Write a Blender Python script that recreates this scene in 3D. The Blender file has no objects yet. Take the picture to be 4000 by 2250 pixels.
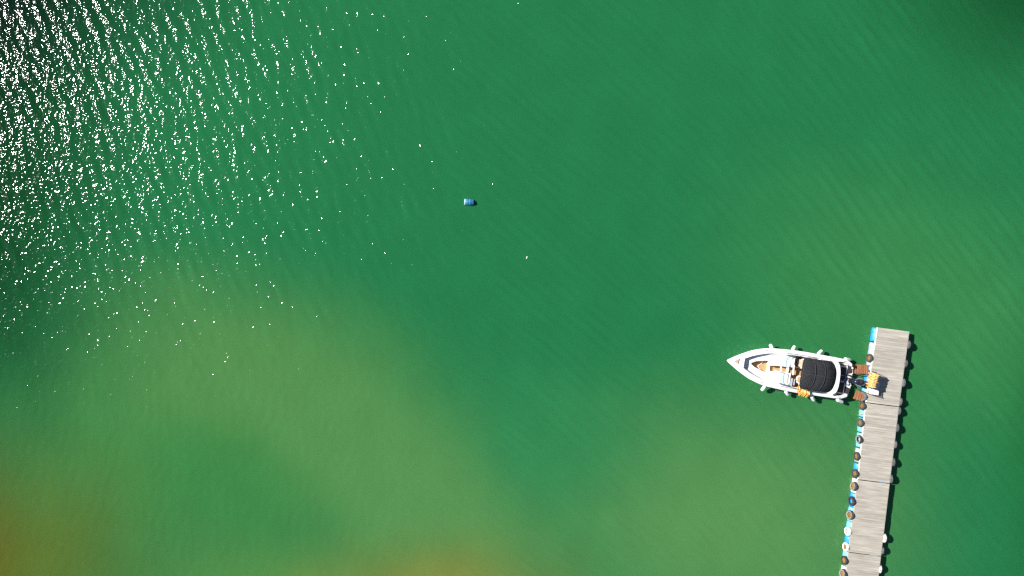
import bpy, bmesh, math, random
import numpy as np
from mathutils import Vector, Matrix

random.seed(7)
rng = np.random.default_rng(11)
R = math.radians
scene = bpy.context.scene
col = scene.collection

# ------------------------------------------------------------------ camera
CAM_H = 44.5                      # drone height over the water, metres
PPM = 60.0                        # photograph pixels (4000 wide) per metre on the water
cam_d = bpy.data.cameras.new('camera')
cam_d.sensor_width = 36.0
cam_d.lens = 36.0 * CAM_H / (4000.0 / PPM)
cam_d.clip_start = 0.5
cam_d.clip_end = 20000
cam = bpy.data.objects.new('camera', cam_d)
cam.location = (0, 0, CAM_H)
cam.rotation_euler = (0, 0, 0)
col.objects.link(cam)
scene.camera = cam

# ------------------------------------------------------------------ sky and sun
SUN_EL, SUN_AZ = R(38.5), R(160)    # azimuth measured counter-clockwise from +X
sun_vec = Vector((math.cos(SUN_EL) * math.cos(SUN_AZ), math.cos(SUN_EL) * math.sin(SUN_AZ), math.sin(SUN_EL)))
world = bpy.data.worlds.new('World')
scene.world = world
world.use_nodes = True
wn = world.node_tree
sky = wn.nodes.new('ShaderNodeTexSky')
sky.sky_type = 'NISHITA'
sky.sun_disc = False
sky.dust_density = 0.2
sky.sun_elevation = SUN_EL
sky.sun_rotation = math.atan2(sun_vec.x, sun_vec.y)
wn.links.new(sky.outputs[0], wn.nodes['Background'].inputs[0])
wn.nodes['Background'].inputs[1].default_value = 0.05
sun_d = bpy.data.lights.new('sun', 'SUN')
sun_d.energy = 5.0
sun_d.angle = R(0.53)
sun_d.color = (1.0, 0.96, 0.9)
sun = bpy.data.objects.new('sun', sun_d)
sun.rotation_euler = sun_vec.to_track_quat('Z', 'Y').to_euler()
sun.location = (-30, 15, 60)
col.objects.link(sun)
vs = scene.view_settings
vs.view_transform = 'Standard'
vs.look = 'None'
vs.exposure = 0.7
vs.gamma = 1.0
vs.use_curve_mapping = False
scene.render.engine = 'CYCLES'
scene.cycles.use_denoising = False
scene.cycles.use_adaptive_sampling = False
scene.cycles.sample_clamp_indirect = 2.0
scene.cycles.max_bounces = 8
scene.cycles.filter_width = 1.35

# ------------------------------------------------------------------ measuring helpers
def W(px, py, h=0.0):
    """A point measured in the photograph, at height h over the water, in metres."""
    k = 1.0 - h / CAM_H
    return Vector(((px - 2000) / PPM * k, (1125 - py) / PPM * k, h))

def lin(r, g, b, k=1.0):
    f = lambda c: (c / 255 / 12.92) if c <= 10 else ((c / 255 + 0.055) / 1.055) ** 2.4
    return (f(r) * k, f(g) * k, f(b) * k, 1.0)

# ------------------------------------------------------------------ materials
def nm(name):
    m = bpy.data.materials.new(name)
    m.use_nodes = True
    return m, m.node_tree.nodes, m.node_tree.links, m.node_tree.nodes['Principled BSDF']

def mat(name, c, rough=0.5, var=0.12, scale=6.0, bump=0.0, bscale=60.0, metal=0.0, rnd=0.0, coat=0.0, spec=0.5):
    """Principled with noise mottling, optional per-object random tint and fine bump."""
    m, n, l, p = nm(name)
    p.inputs['Roughness'].default_value = rough
    p.inputs['Metallic'].default_value = metal
    p.inputs['Coat Weight'].default_value = coat
    p.inputs['Specular IOR Level'].default_value = spec
    tc = n.new('ShaderNodeTexCoord')
    no = n.new('ShaderNodeTexNoise'); no.inputs['Scale'].default_value = scale; no.inputs['Detail'].default_value = 5
    l.new(tc.outputs['Object'], no.inputs['Vector'])
    mr = n.new('ShaderNodeMapRange')
    mr.inputs['From Min'].default_value = 0.3; mr.inputs['From Max'].default_value = 0.7
    mr.inputs['To Min'].default_value = 1 - var; mr.inputs['To Max'].default_value = 1 + var
    l.new(no.outputs['Fac'], mr.inputs['Value'])
    val = mr.outputs['Result']
    if rnd:
        oi = n.new('ShaderNodeObjectInfo')
        m2 = n.new('ShaderNodeMapRange')
        m2.inputs['To Min'].default_value = 1 - rnd; m2.inputs['To Max'].default_value = 1 + rnd
        l.new(oi.outputs['Random'], m2.inputs['Value'])
        mu = n.new('ShaderNodeMath'); mu.operation = 'MULTIPLY'
        l.new(val, mu.inputs[0]); l.new(m2.outputs['Result'], mu.inputs[1]); val = mu.outputs[0]
    vm = n.new('ShaderNodeVectorMath'); vm.operation = 'SCALE'
    vm.inputs[0].default_value = c[:3]
    l.new(val, vm.inputs['Scale'])
    l.new(vm.outputs['Vector'], p.inputs['Base Color'])
    if bump:
        nb = n.new('ShaderNodeTexNoise'); nb.inputs['Scale'].default_value = bscale; nb.inputs['Detail'].default_value = 4
        l.new(tc.outputs['Object'], nb.inputs['Vector'])
        b = n.new('ShaderNodeBump'); b.inputs['Distance'].default_value = bump; b.inputs['Strength'].default_value = 1.0
        l.new(nb.outputs['Fac'], b.inputs['Height']); l.new(b.outputs['Normal'], p.inputs['Normal'])
    return m

def wood_mat(name, c, c2, rnd=0.15, stain=0.25):
    """Sawn boards: grain along the board (local X), blotches, per-board tone."""
    m, n, l, p = nm(name)
    p.inputs['Roughness'].default_value = 0.85
    p.inputs['Specular IOR Level'].default_value = 0.2
    tc = n.new('ShaderNodeTexCoord'); oi = n.new('ShaderNodeObjectInfo')
    off = n.new('ShaderNodeVectorMath'); off.operation = 'SCALE'; off.inputs[0].default_value = (37, 91, 13)
    l.new(oi.outputs['Random'], off.inputs['Scale'])
    add = n.new('ShaderNodeVectorMath'); l.new(tc.outputs['Object'], add.inputs[0]); l.new(off.outputs[0], add.inputs[1])
    mp = n.new('ShaderNodeMapping'); mp.inputs['Scale'].default_value = (1.6, 26, 26)
    l.new(add.outputs[0], mp.inputs['Vector'])
    g = n.new('ShaderNodeTexNoise'); g.inputs['Scale'].default_value = 1.0; g.inputs['Detail'].default_value = 6
    l.new(mp.outputs[0], g.inputs['Vector'])
    bl = n.new('ShaderNodeTexNoise'); bl.inputs['Scale'].default_value = 1.7; bl.inputs['Detail'].default_value = 4
    l.new(tc.outputs['Object'], add.inputs[0]); l.new(add.outputs[0], bl.inputs['Vector'])
    mx = n.new('ShaderNodeMix'); mx.data_type = 'RGBA'
    mx.inputs['A'].default_value = c; mx.inputs['B'].default_value = c2
    gr = n.new('ShaderNodeMapRange'); gr.inputs['From Min'].default_value = 0.35; gr.inputs['From Max'].default_value = 0.7
    l.new(g.outputs['Fac'], gr.inputs['Value']); l.new(gr.outputs['Result'], mx.inputs['Factor'])
    br = n.new('ShaderNodeMapRange'); br.inputs['From Min'].default_value = 0.35; br.inputs['From Max'].default_value = 0.72
    br.inputs['To Min'].default_value = 1.0 + stain * 0.3; br.inputs['To Max'].default_value = 1.0 - stain
    l.new(bl.outputs['Fac'], br.inputs['Value'])
    rr = n.new('ShaderNodeMapRange'); rr.inputs['To Min'].default_value = 1 - rnd; rr.inputs['To Max'].default_value = 1 + rnd * 0.7
    l.new(oi.outputs['Random'], rr.inputs['Value'])
    mu = n.new('ShaderNodeMath'); mu.operation = 'MULTIPLY'
    l.new(br.outputs['Result'], mu.inputs[0]); l.new(rr.outputs['Result'], mu.inputs[1])
    vm = n.new('ShaderNodeVectorMath'); vm.operation = 'SCALE'
    l.new(mx.outputs['Result'], vm.inputs[0]); l.new(mu.outputs[0], vm.inputs['Scale'])
    l.new(vm.outputs['Vector'], p.inputs['Base Color'])
    b = n.new('ShaderNodeBump'); b.inputs['Distance'].default_value = 0.004
    l.new(g.outputs['Fac'], b.inputs['Height']); l.new(b.outputs['Normal'], p.inputs['Normal'])
    return m

M = {}
M['deck_wood'] = wood_mat('weathered_deck_wood', (0.46, 0.425, 0.365, 1), (0.375, 0.345, 0.295, 1), 0.10, 0.24)
M['red_wood'] = wood_mat('brown_slat_wood', (0.37, 0.165, 0.085, 1), (0.27, 0.11, 0.055, 1), 0.12, 0.2)
M['beam'] = wood_mat('dark_beam_wood', (0.16, 0.13, 0.10, 1), (0.09, 0.075, 0.06, 1))
M['trim'] = mat('white_edge_board', (0.72, 0.70, 0.66), 0.6, 0.15, 5)
M['rubber'] = mat('tyre_rubber', (0.042, 0.044, 0.050), 0.75, 0.3, 9, 0.004, 50, rnd=0.35)
M['rubber_grey'] = mat('dusty_tyre_rubber', (0.115, 0.115, 0.118), 0.85, 0.3, 9, 0.004, 50, rnd=0.25)
M['rubber_white'] = mat('white_painted_tyre', (0.66, 0.64, 0.60), 0.7, 0.2, 9, 0.004, 50)
M['side_dust'] = mat('pale_tyre_sidewall', (0.22, 0.20, 0.18), 0.85, 0.35, 12)
M['ochre'] = mat('rust_ochre', (0.22, 0.115, 0.018), 0.8, 0.35, 14, 0.004, 30, rnd=0.2)
M['drum_blue'] = mat('blue_drum_plastic', (0.02, 0.26, 0.58), 0.4, 0.2, 6)
M['drum_cyan'] = mat('faded_cyan_drum_plastic', (0.16, 0.50, 0.66), 0.45, 0.25, 6)
M['drum_pale'] = mat('bleached_drum_plastic', (0.30, 0.36, 0.38), 0.5, 0.25, 6)
M['drum_white'] = mat('white_drum_plastic', (0.72, 0.70, 0.62), 0.5, 0.15, 6)
M['float_blue'] = mat('floating_barrel_blue', (0.035, 0.19, 0.38), 0.38, 0.18, 7)
M['float_cap'] = mat('floating_barrel_end', (0.5, 0.66, 0.64), 0.5, 0.1, 7)
M['white'] = mat('white_gelcoat', (0.80, 0.80, 0.79), 0.25, 0.03, 3, coat=0.3)
M['vinyl'] = mat('white_seat_vinyl', (0.78, 0.77, 0.75), 0.55, 0.05, 9, 0.002, 120)
M['vinyl_grey'] = mat('grey_seat_vinyl', (0.42, 0.44, 0.48), 0.55, 0.06, 9, 0.002, 120)
M['beige'] = mat('beige_seat_vinyl', (0.60, 0.50, 0.38), 0.6, 0.12, 9, 0.002, 120)
M['tan'] = mat('tan_deck_foam', (0.50, 0.29, 0.12), 0.75, 0.10, 14, 0.001, 200)
M['pink_tan'] = mat('pale_tan_hatch', (0.50, 0.36, 0.28), 0.7, 0.08, 14)
M['canvas'] = mat('black_canvas', (0.062, 0.064, 0.070), 0.9, 0.25, 60, 0.003, 300, spec=0.25)
M['piping'] = mat('grey_canvas_seam', (0.09, 0.09, 0.10), 0.85, 0.1, 30)
M['pad'] = mat('black_foam_pad', (0.030, 0.025, 0.028), 0.85, 0.2, 20, 0.002, 200)
M['steel'] = mat('stainless_steel', (0.62, 0.62, 0.62), 0.22, 0.06, 20, metal=1.0)
M['pipe'] = mat('dull_galvanised_pipe', (0.12, 0.12, 0.11), 0.5, 0.2, 15, metal=0.3)
M['cowl'] = mat('navy_motor_cowl', (0.012, 0.016, 0.038), 0.28, 0.1, 5, coat=0.4)
M['black'] = mat('black_plastic', (0.012, 0.012, 0.014), 0.55, 0.2, 10)
M['navy'] = mat('navy_fabric', (0.025, 0.022, 0.10), 0.85, 0.25, 20, 0.004, 90)
M['greyblue'] = mat('grey_motor_well', (0.52, 0.55, 0.58), 0.45, 0.06, 8)
M['jack_y'] = mat('yellow_orange_nylon', (0.90, 0.60, 0.20), 0.65, 0.10, 14, 0.006, 40, rnd=0.10)
M['jack_o'] = mat('orange_red_nylon', (0.85, 0.27, 0.02), 0.7, 0.12, 14, 0.006, 40, rnd=0.12)
M['strap'] = mat('black_webbing', (0.02, 0.02, 0.02), 0.8, 0.1, 30)
M['fender'] = mat('white_fender_vinyl', (0.80, 0.80, 0.79), 0.4, 0.05, 8)
M['rope_y'] = mat('yellow_green_rope', (0.42, 0.34, 0.05), 0.85, 0.2, 60)
M['rope_w'] = mat('off_white_rope', (0.55, 0.52, 0.45), 0.85, 0.2, 60)
M['box'] = mat('white_box_plastic', (0.78, 0.77, 0.76), 0.4, 0.04, 5)
M['box_lid'] = mat('pale_grey_lid', (0.55, 0.53, 0.55), 0.45, 0.05, 5)

def glass_mat():
    m = bpy.data.materials.new('windscreen_glass'); m.use_nodes = True
    n, l = m.node_tree.nodes, m.node_tree.links
    n.clear()
    out = n.new('ShaderNodeOutputMaterial')
    t = n.new('ShaderNodeBsdfTransparent'); t.inputs['Color'].default_value = (0.90, 0.96, 0.97, 1)
    g = n.new('ShaderNodeBsdfGlossy'); g.inputs['Roughness'].default_value = 0.03
    f = n.new('ShaderNodeFresnel'); f.inputs['IOR'].default_value = 1.45
    ms = n.new('ShaderNodeMixShader')
    l.new(f.outputs[0], ms.inputs[0]); l.new(t.outputs[0], ms.inputs[1]); l.new(g.outputs[0], ms.inputs[2])
    l.new(ms.outputs[0], out.inputs['Surface'])
    return m
M['glass'] = glass_mat()

# ------------------------------------------------------------------ water material
def water_mat():
    m = bpy.data.materials.new('green_lake_water'); m.use_nodes = True
    n, l = m.node_tree.nodes, m.node_tree.links
    n.clear()
    out = n.new('ShaderNodeOutputMaterial')
    geo = n.new('ShaderNodeNewGeometry')
    # sediment and painted vignette: metres on the lake, edges torn by slow noise
    flat = n.new('ShaderNodeVectorMath'); flat.operation = 'MULTIPLY'; flat.inputs[1].default_value = (1, 1, 0)
    l.new(geo.outputs['Position'], flat.inputs[0])
    wn1 = n.new('ShaderNodeTexNoise'); wn1.inputs['Scale'].default_value = 0.085; wn1.inputs['Detail'].default_value = 4
    wn1.inputs['Roughness'].default_value = 0.55
    l.new(flat.outputs[0], wn1.inputs['Vector'])
    ctr = n.new('ShaderNodeVectorMath'); ctr.operation = 'SUBTRACT'; ctr.inputs[1].default_value = (0.5, 0.5, 0.5)
    l.new(wn1.outputs['Color'], ctr.inputs[0])
    scl = n.new('ShaderNodeVectorMath'); scl.operation = 'MULTIPLY'; scl.inputs[1].default_value = (5, 5, 0)
    l.new(ctr.outputs[0], scl.inputs[0])
    warp = n.new('ShaderNodeVectorMath'); l.new(flat.outputs[0], warp.inputs[0]); l.new(scl.outputs[0], warp.inputs[1])
    K = 0.58
    cur = None
    base = lin(40, 128, 76, K)
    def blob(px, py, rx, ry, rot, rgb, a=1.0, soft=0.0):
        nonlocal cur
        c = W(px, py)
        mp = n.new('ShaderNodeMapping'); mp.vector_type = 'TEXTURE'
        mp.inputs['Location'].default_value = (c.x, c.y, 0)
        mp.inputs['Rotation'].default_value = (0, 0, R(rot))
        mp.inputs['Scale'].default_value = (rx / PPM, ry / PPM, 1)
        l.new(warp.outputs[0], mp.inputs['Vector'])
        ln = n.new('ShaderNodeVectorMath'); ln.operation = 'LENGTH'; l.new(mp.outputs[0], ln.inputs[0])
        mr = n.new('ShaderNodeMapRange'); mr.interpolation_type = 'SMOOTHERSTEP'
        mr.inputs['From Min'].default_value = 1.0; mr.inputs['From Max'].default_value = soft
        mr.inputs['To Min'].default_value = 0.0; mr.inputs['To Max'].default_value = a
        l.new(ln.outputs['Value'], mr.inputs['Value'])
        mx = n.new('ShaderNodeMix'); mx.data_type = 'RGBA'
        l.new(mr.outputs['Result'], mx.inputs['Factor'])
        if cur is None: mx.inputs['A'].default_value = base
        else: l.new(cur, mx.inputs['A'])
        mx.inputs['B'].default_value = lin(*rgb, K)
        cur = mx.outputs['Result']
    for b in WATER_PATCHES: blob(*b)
    # faint fine turbidity
    tn = n.new('ShaderNodeTexNoise'); tn.inputs['Scale'].default_value = 0.35; tn.inputs['Detail'].default_value = 6
    l.new(flat.outputs[0], tn.inputs['Vector'])
    tr = n.new('ShaderNodeMapRange'); tr.inputs['From Min'].default_value = 0.3; tr.inputs['From Max'].default_value = 0.7
    tr.inputs['To Min'].default_value = 0.96; tr.inputs['To Max'].default_value = 1.04
    l.new(tn.outputs['Fac'], tr.inputs['Value'])
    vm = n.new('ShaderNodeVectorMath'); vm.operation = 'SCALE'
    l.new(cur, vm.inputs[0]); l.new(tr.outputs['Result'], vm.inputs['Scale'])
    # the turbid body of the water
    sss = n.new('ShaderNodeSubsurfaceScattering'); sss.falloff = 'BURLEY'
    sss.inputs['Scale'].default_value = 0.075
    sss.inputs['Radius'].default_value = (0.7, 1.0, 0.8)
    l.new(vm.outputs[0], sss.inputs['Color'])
    # light welling up from the turbid body hardly follows the small slopes of the skin
    nmx = n.new('ShaderNodeMix'); nmx.data_type = 'VECTOR'
    nmx.inputs['Factor'].default_value = 0.55
    l.new(geo.outputs['Normal'], nmx.inputs[4]); nmx.inputs[5].default_value = (0, 0, 1)
    nnm = n.new('ShaderNodeVectorMath'); nnm.operation = 'NORMALIZE'
    l.new(nmx.outputs[1], nnm.inputs[0]); l.new(nnm.outputs[0], sss.inputs['Normal'])
    # the mirror skin, broken up by wind ripples
    hs = None
    for sc_, rot, st, amp, det in ((2.3, 20, 0.5, 0.034, 0.0), (5.5, 8, 0.8, 0.024, 0.0), (10.5, -15, 0.9, 0.0085, 0.0)):
        mp = n.new('ShaderNodeMapping'); mp.inputs['Rotation'].default_value = (0, 0, R(-rot)); mp.inputs['Scale'].default_value = (1, st, 1)
        l.new(flat.outputs[0], mp.inputs['Vector'])
        nn = n.new('ShaderNodeTexNoise'); nn.inputs['Scale'].default_value = sc_; nn.inputs['Detail'].default_value = det
        nn.inputs['Roughness'].default_value = 0.5
        l.new(mp.outputs[0], nn.inputs['Vector'])
        mu = n.new('ShaderNodeMath'); mu.operation = 'MULTIPLY'; mu.inputs[1].default_value = amp * RIPPLE
        l.new(nn.outputs['Fac'], mu.inputs[0])
        if hs is None: hs = mu.outputs[0]
        else:
            ad = n.new('ShaderNodeMath'); l.new(hs, ad.inputs[0]); l.new(mu.outputs[0], ad.inputs[1]); hs = ad.outputs[0]
    bp = n.new('ShaderNodeBump'); bp.inputs['Distance'].default_value = 1.0; bp.inputs['Strength'].default_value = 1.0
    l.new(hs, bp.inputs['Height'])
    gl = n.new('ShaderNodeBsdfGlossy'); gl.inputs['Roughness'].default_value = GLOSS
    gl.inputs['Color'].default_value = (1, 1, 1, 1)
    l.new(bp.outputs['Normal'], gl.inputs['Normal'])
    fr = n.new('ShaderNodeFresnel'); fr.inputs['IOR'].default_value = 1.333
    l.new(bp.outputs['Normal'], fr.inputs['Normal'])
    ms = n.new('ShaderNodeMixShader')
    l.new(fr.outputs[0], ms.inputs[0]); l.new(sss.outputs[0], ms.inputs[1]); l.new(gl.outputs[0], ms.inputs[2])
    l.new(ms.outputs[0], out.inputs['Surface'])
    return m

RIPPLE = 1.75
GLOSS = 0.078
WATER_PATCHES = [
    # centre (photo px), radii, rotation, colour, strength, core
    (3600, 1200, 1300, 800, -20, (64, 142, 80), 0.85),
    (2850, 2050, 1200, 850, 0, (94, 153, 86), 0.95),
    (650, 1780, 1400, 750, -8, (74, 141, 72), 0.9, 0.0),
    (1050, 1480, 1200, 620, -18, (90, 149, 80), 0.9, 0.0),
    (1600, 1900, 1000, 560, -22, (92, 152, 84), 0.9, 0.0),
    (900, 1900, 620, 360, -12, (60, 137, 70), 0.75, 0.0),
    (2150, 1700, 600, 460, -30, (52, 140, 84), 0.7, 0.0),
    (1050, 2350, 900, 420, 0, (88, 146, 72), 0.85, 0.0),
    (1690, 2520, 900, 640, 0, (156, 146, 58), 0.9, 0.0),
    (-50, 2250, 1000, 850, 0, (98, 118, 40), 0.95, 0.0),
    (-250, 800, 1150, 1400, 0, (12, 66, 24), 0.9, 0.05),  # left edge vignette painted into the water colour
    (-200, -200, 1700, 1150, 15, (3, 26, 9), 1.0, 0.1),  # top left lens falloff, painted in as near-black green
    (-180, 2320, 380, 900, 0, (104, 84, 20), 0.6, 0.0),
    (4200, -200, 1050, 900, 0, (12, 66, 24), 0.9, 0.0),  # top right corner vignette, darkening put into the colour
    (4300, 1850, 520, 1100, 0, (28, 104, 42), 0.8, 0.1),  # right edge vignette, also painted into the colour
]

# ------------------------------------------------------------------ water surface
def build_water():
    d = 0.12
    def axis(half):
        core = np.arange(-half, half + d / 2, d)
        g = []; x = half; s = d
        while x < 5000:
            s *= 1.22; x += s; g.append(x)
        g = np.array(g)
        return np.concatenate([-g[::-1], core, g])
    xs, ys = axis(39.0), axis(25.0)
    X, Y = np.meshgrid(xs, ys, indexing='xy')
    Z = np.zeros_like(X)
    sm = lambda a, b, v: (lambda t: t * t * (3 - 2 * t))(np.clip((v - a) / (b - a), 0, 1))
    fade = (1 - sm(38.5, 45, np.abs(X))) * (1 - sm(24.5, 31, np.abs(Y)))
    wr = sm(-18, 4, X)
    wt = sm(-9, 9, Y + 2)
    def train(n, ang, spread, l0, l1, slope):
        z = np.zeros_like(X)
        for i in range(n):
            lam = l0 * (l1 / l0) ** rng.random()
            k = 2 * math.pi / lam
            a = R(ang + spread * rng.standard_normal())
            z += (slope * math.sqrt(2.0 / n) / k) * np.sin(k * (X * math.cos(a) + Y * math.sin(a)) + rng.random() * 6.283)
        return z
    wm = 1 - sm(4, 26, X)
    calm = 0.5 + 0.5 * sm(-16, -2, Y)
    def peaked(z):                                     # crests a little sharper than troughs
        q = z / (z.std() + 1e-9)
        return z * (1 + 0.22 * q)
    Z += wr * wm * calm * peaked(train(22, 56, 6, 0.5, 0.8, 0.17))
    Z += wr * (1 - wm) * calm * peaked(train(22, 43, 6, 0.5, 0.85, 0.19))
    Z += (1 - wr) * wt * train(34, 27, 14, 0.5, 1.2, 0.120)
    Z += (1 - wr) * (1 - wt) * train(26, -6, 22, 0.45, 0.9, 0.038)
    Z += train(8, 20, 30, 2.0, 5.0, 0.012)
    Z *= fade
    nx, ny = len(xs), len(ys)
    co = np.stack([X.ravel(), Y.ravel(), Z.ravel()], 1).astype(np.float32)
    i = np.arange(nx * ny).reshape(ny, nx)
    q = np.stack([i[:-1, :-1], i[:-1, 1:], i[1:, 1:], i[1:, :-1]], -1).reshape(-1, 4).astype(np.int32)
    me = bpy.data.meshes.new('lake_water')
    me.vertices.add(len(co)); me.vertices.foreach_set('co', co.ravel())
    me.loops.add(q.size); me.loops.foreach_set('vertex_index', q.ravel())
    me.polygons.add(len(q))
    me.polygons.foreach_set('loop_start', np.arange(0, q.size, 4, dtype=np.int32))
    me.polygons.foreach_set('use_smooth', np.ones(len(q), dtype=bool))
    me.update(); me.validate()
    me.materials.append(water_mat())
    o = bpy.data.objects.new('lake_water', me); col.objects.link(o)
    o['kind'] = 'structure'
build_water()

# ------------------------------------------------------------------ object helpers
def tag(o, label, cat, group=None):
    o['label'] = label; o['category'] = cat
    if group: o['group'] = group
    return o

def empty(name, loc=(0, 0, 0), rz=0.0):
    o = bpy.data.objects.new(name, None)
    o.empty_display_size = 0.2
    o.location = loc; o.rotation_euler = (0, 0, rz)
    col.objects.link(o)
    return o

def link(name, me, parent=None, loc=(0, 0, 0), rot=(0, 0, 0)):
    o = bpy.data.objects.new(name, me)
    col.objects.link(o)
    o.location = loc; o.rotation_euler = rot
    if parent: o.parent = parent
    return o

def finish(bm, name, material, smooth=True, bevel=0.0, seg=2, angle=35):
    if bevel:
        es = [e for e in bm.edges if e.is_manifold and e.calc_face_angle(0) > R(30)]
        bmesh.ops.bevel(bm, geom=es, offset=bevel, segments=seg, profile=0.7, affect='EDGES', clamp_overlap=True)
    bmesh.ops.recalc_face_normals(bm, faces=bm.faces)
    me = bpy.data.meshes.new(name)
    bm.to_mesh(me); bm.free()
    mats = material if isinstance(material, (list, tuple)) else [material]
    for m in mats: me.materials.append(m)
    if smooth:
        me.polygons.foreach_set('use_smooth', [True] * len(me.polygons))
        me.set_sharp_from_angle(angle=R(angle))
    return me

def box_bm(sx, sy, sz, c=(0, 0, 0), bm=None):
    bm = bm or bmesh.new()
    r = bmesh.ops.create_cube(bm, size=1.0)
    for v in r['verts']:
        v.co = Vector((v.co.x * sx + c[0], v.co.y * sy + c[1], v.co.z * sz + c[2]))
    return bm

def prism_bm(pts, z0, z1, bm=None):
    """pts: list of (x, y); top at z1."""
    bm = bm or bmesh.new()
    a = [bm.verts.new((p[0], p[1], z1)) for p in pts]
    b = [bm.verts.new((p[0], p[1], z0)) for p in pts]
    n = len(pts)
    bm.faces.new(a); bm.faces.new(b[::-1])
    for i in range(n):
        j = (i + 1) % n
        bm.faces.new((a[j], a[i], b[i], b[j]))
    return bm

def tube_bm(pts, r, seg=8, closed=False, bm=None, cap=True):
    bm = bm or bmesh.new()
    pts = [Vector(p) for p in pts]
    n = len(pts); rings = []
    rs = r if isinstance(r, (list, tuple)) else [r] * n
    up = Vector((0, 0, 1))
    for i, p in enumerate(pts):
        if closed: t = pts[(i + 1) % n] - pts[i - 1]
        else: t = pts[min(i + 1, n - 1)] - pts[max(i - 1, 0)]
        t.normalize()
        ref = up if abs(t.dot(up)) < 0.95 else Vector((1, 0, 0))
        s = t.cross(ref).normalized(); q = s.cross(t).normalized()
        rings.append([bm.verts.new(p + (s * math.cos(2 * math.pi * k / seg) + q * math.sin(2 * math.pi * k / seg)) * rs[i]) for k in range(seg)])
    m = n if closed else n - 1
    for i in range(m):
        A, B = rings[i], rings[(i + 1) % n]
        for k in range(seg):
            bm.faces.new((A[k], A[(k + 1) % seg], B[(k + 1) % seg], B[k]))
    if cap and not closed:
        bm.faces.new(rings[0][::-1]); bm.faces.new(rings[-1])
    return bm

def revolve_bm(profile, seg=24, bm=None, closed_profile=False, wob=None):
    """profile: (r, z) pairs revolved about local Z."""
    bm = bm or bmesh.new()
    rings = []
    for k in range(seg):
        a = 2 * math.pi * k / seg
        rings.append([bm.verts.new((r * math.cos(a), r * math.sin(a), z)) for r, z in profile])
    n = len(profile)
    for k in range(seg):
        A, B = rings[k], rings[(k + 1) % seg]
        for i in range(n if closed_profile else n - 1):
            j = (i + 1) % n
            bm.faces.new((A[i], B[i], B[j], A[j]))
    if not closed_profile:
        bmesh.ops.remove_doubles(bm, verts=bm.verts, dist=1e-5)
    return bm

def smooth_curve(pts, n=24):
    """Catmull-Rom through points."""
    P = [Vector(p) for p in pts]
    P = [P[0] * 2 - P[1]] + P + [P[-1] * 2 - P[-2]]
    out = []
    seg = len(P) - 3
    for i in range(n):
        u = i / (n - 1) * seg
        k = min(int(u), seg - 1); t = u - k
        a, b, c, d = P[k], P[k + 1], P[k + 2], P[k + 3]
        out.append(0.5 * ((2 * b) + (c - a) * t + (2 * a - 5 * b + 4 * c - d) * t * t + (3 * b - a - 3 * c + d) * t ** 3))
    return out

# ------------------------------------------------------------------ the floating dock
DECK = 0.60
LE = [(3430, 1278), (3384, 1573), (3353, 1874), (3317, 2158), (3283, 2456)]
RE = [(3551, 1294), (3510, 1589), (3474, 1889), (3440, 2173), (3404, 2471)]
LEW = [W(x, y, DECK) for x, y in LE]
REW = [W(x, y, DECK) for x, y in RE]

def edge_at(py, side):
    """Deck edge point and outward direction at a photograph row."""
    E = LE if side < 0 else RE
    for i in range(len(E) - 1):
        if E[i][1] <= py <= E[i + 1][1] or i == len(E) - 2 or (i == 0 and py < E[0][1]):
            t = (py - E[i][1]) / (E[i + 1][1] - E[i][1])
            p = W(E[i][0] + (E[i + 1][0] - E[i][0]) * t, py, DECK)
            a = W(*E[i], DECK); b = W(*E[i + 1], DECK)
            d = (b - a).normalized()
            outw = Vector((-d.y, d.x, 0)) * (1 if side > 0 else -1)
            if outw.x * side < 0: outw = -outw
            return p, outw, d

def drum_mesh(name, material, L=0.88, r=0.27):
    prof = [(0, -L / 2)]
    prof += [(r * 0.80, -L / 2), (r * 0.86, -L / 2 - 0.012), (r * 0.93, -L / 2 + 0.005), (r, -L / 2 + 0.05)]
    for z in (-0.16, 0.16):
        prof += [(r, z - 0.03), (r + 0.014, z - 0.012), (r + 0.014, z + 0.012), (r, z + 0.03)]
    prof += [(r, L / 2 - 0.05), (r * 0.93, L / 2 - 0.005), (r * 0.86, L / 2 + 0.012), (r * 0.80, L / 2), (0, L / 2)]
    return finish(revolve_bm(prof, 24), name, material)

drum_me = {k: drum_mesh('float_drum', M[k]) for k in ('drum_blue', 'drum_cyan', 'drum_pale', 'drum_white')}
plank_me = finish(box_bm(1.0, 0.1445, 0.034), 'plank', M['deck_wood'], bevel=0.003, seg=1)

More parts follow.
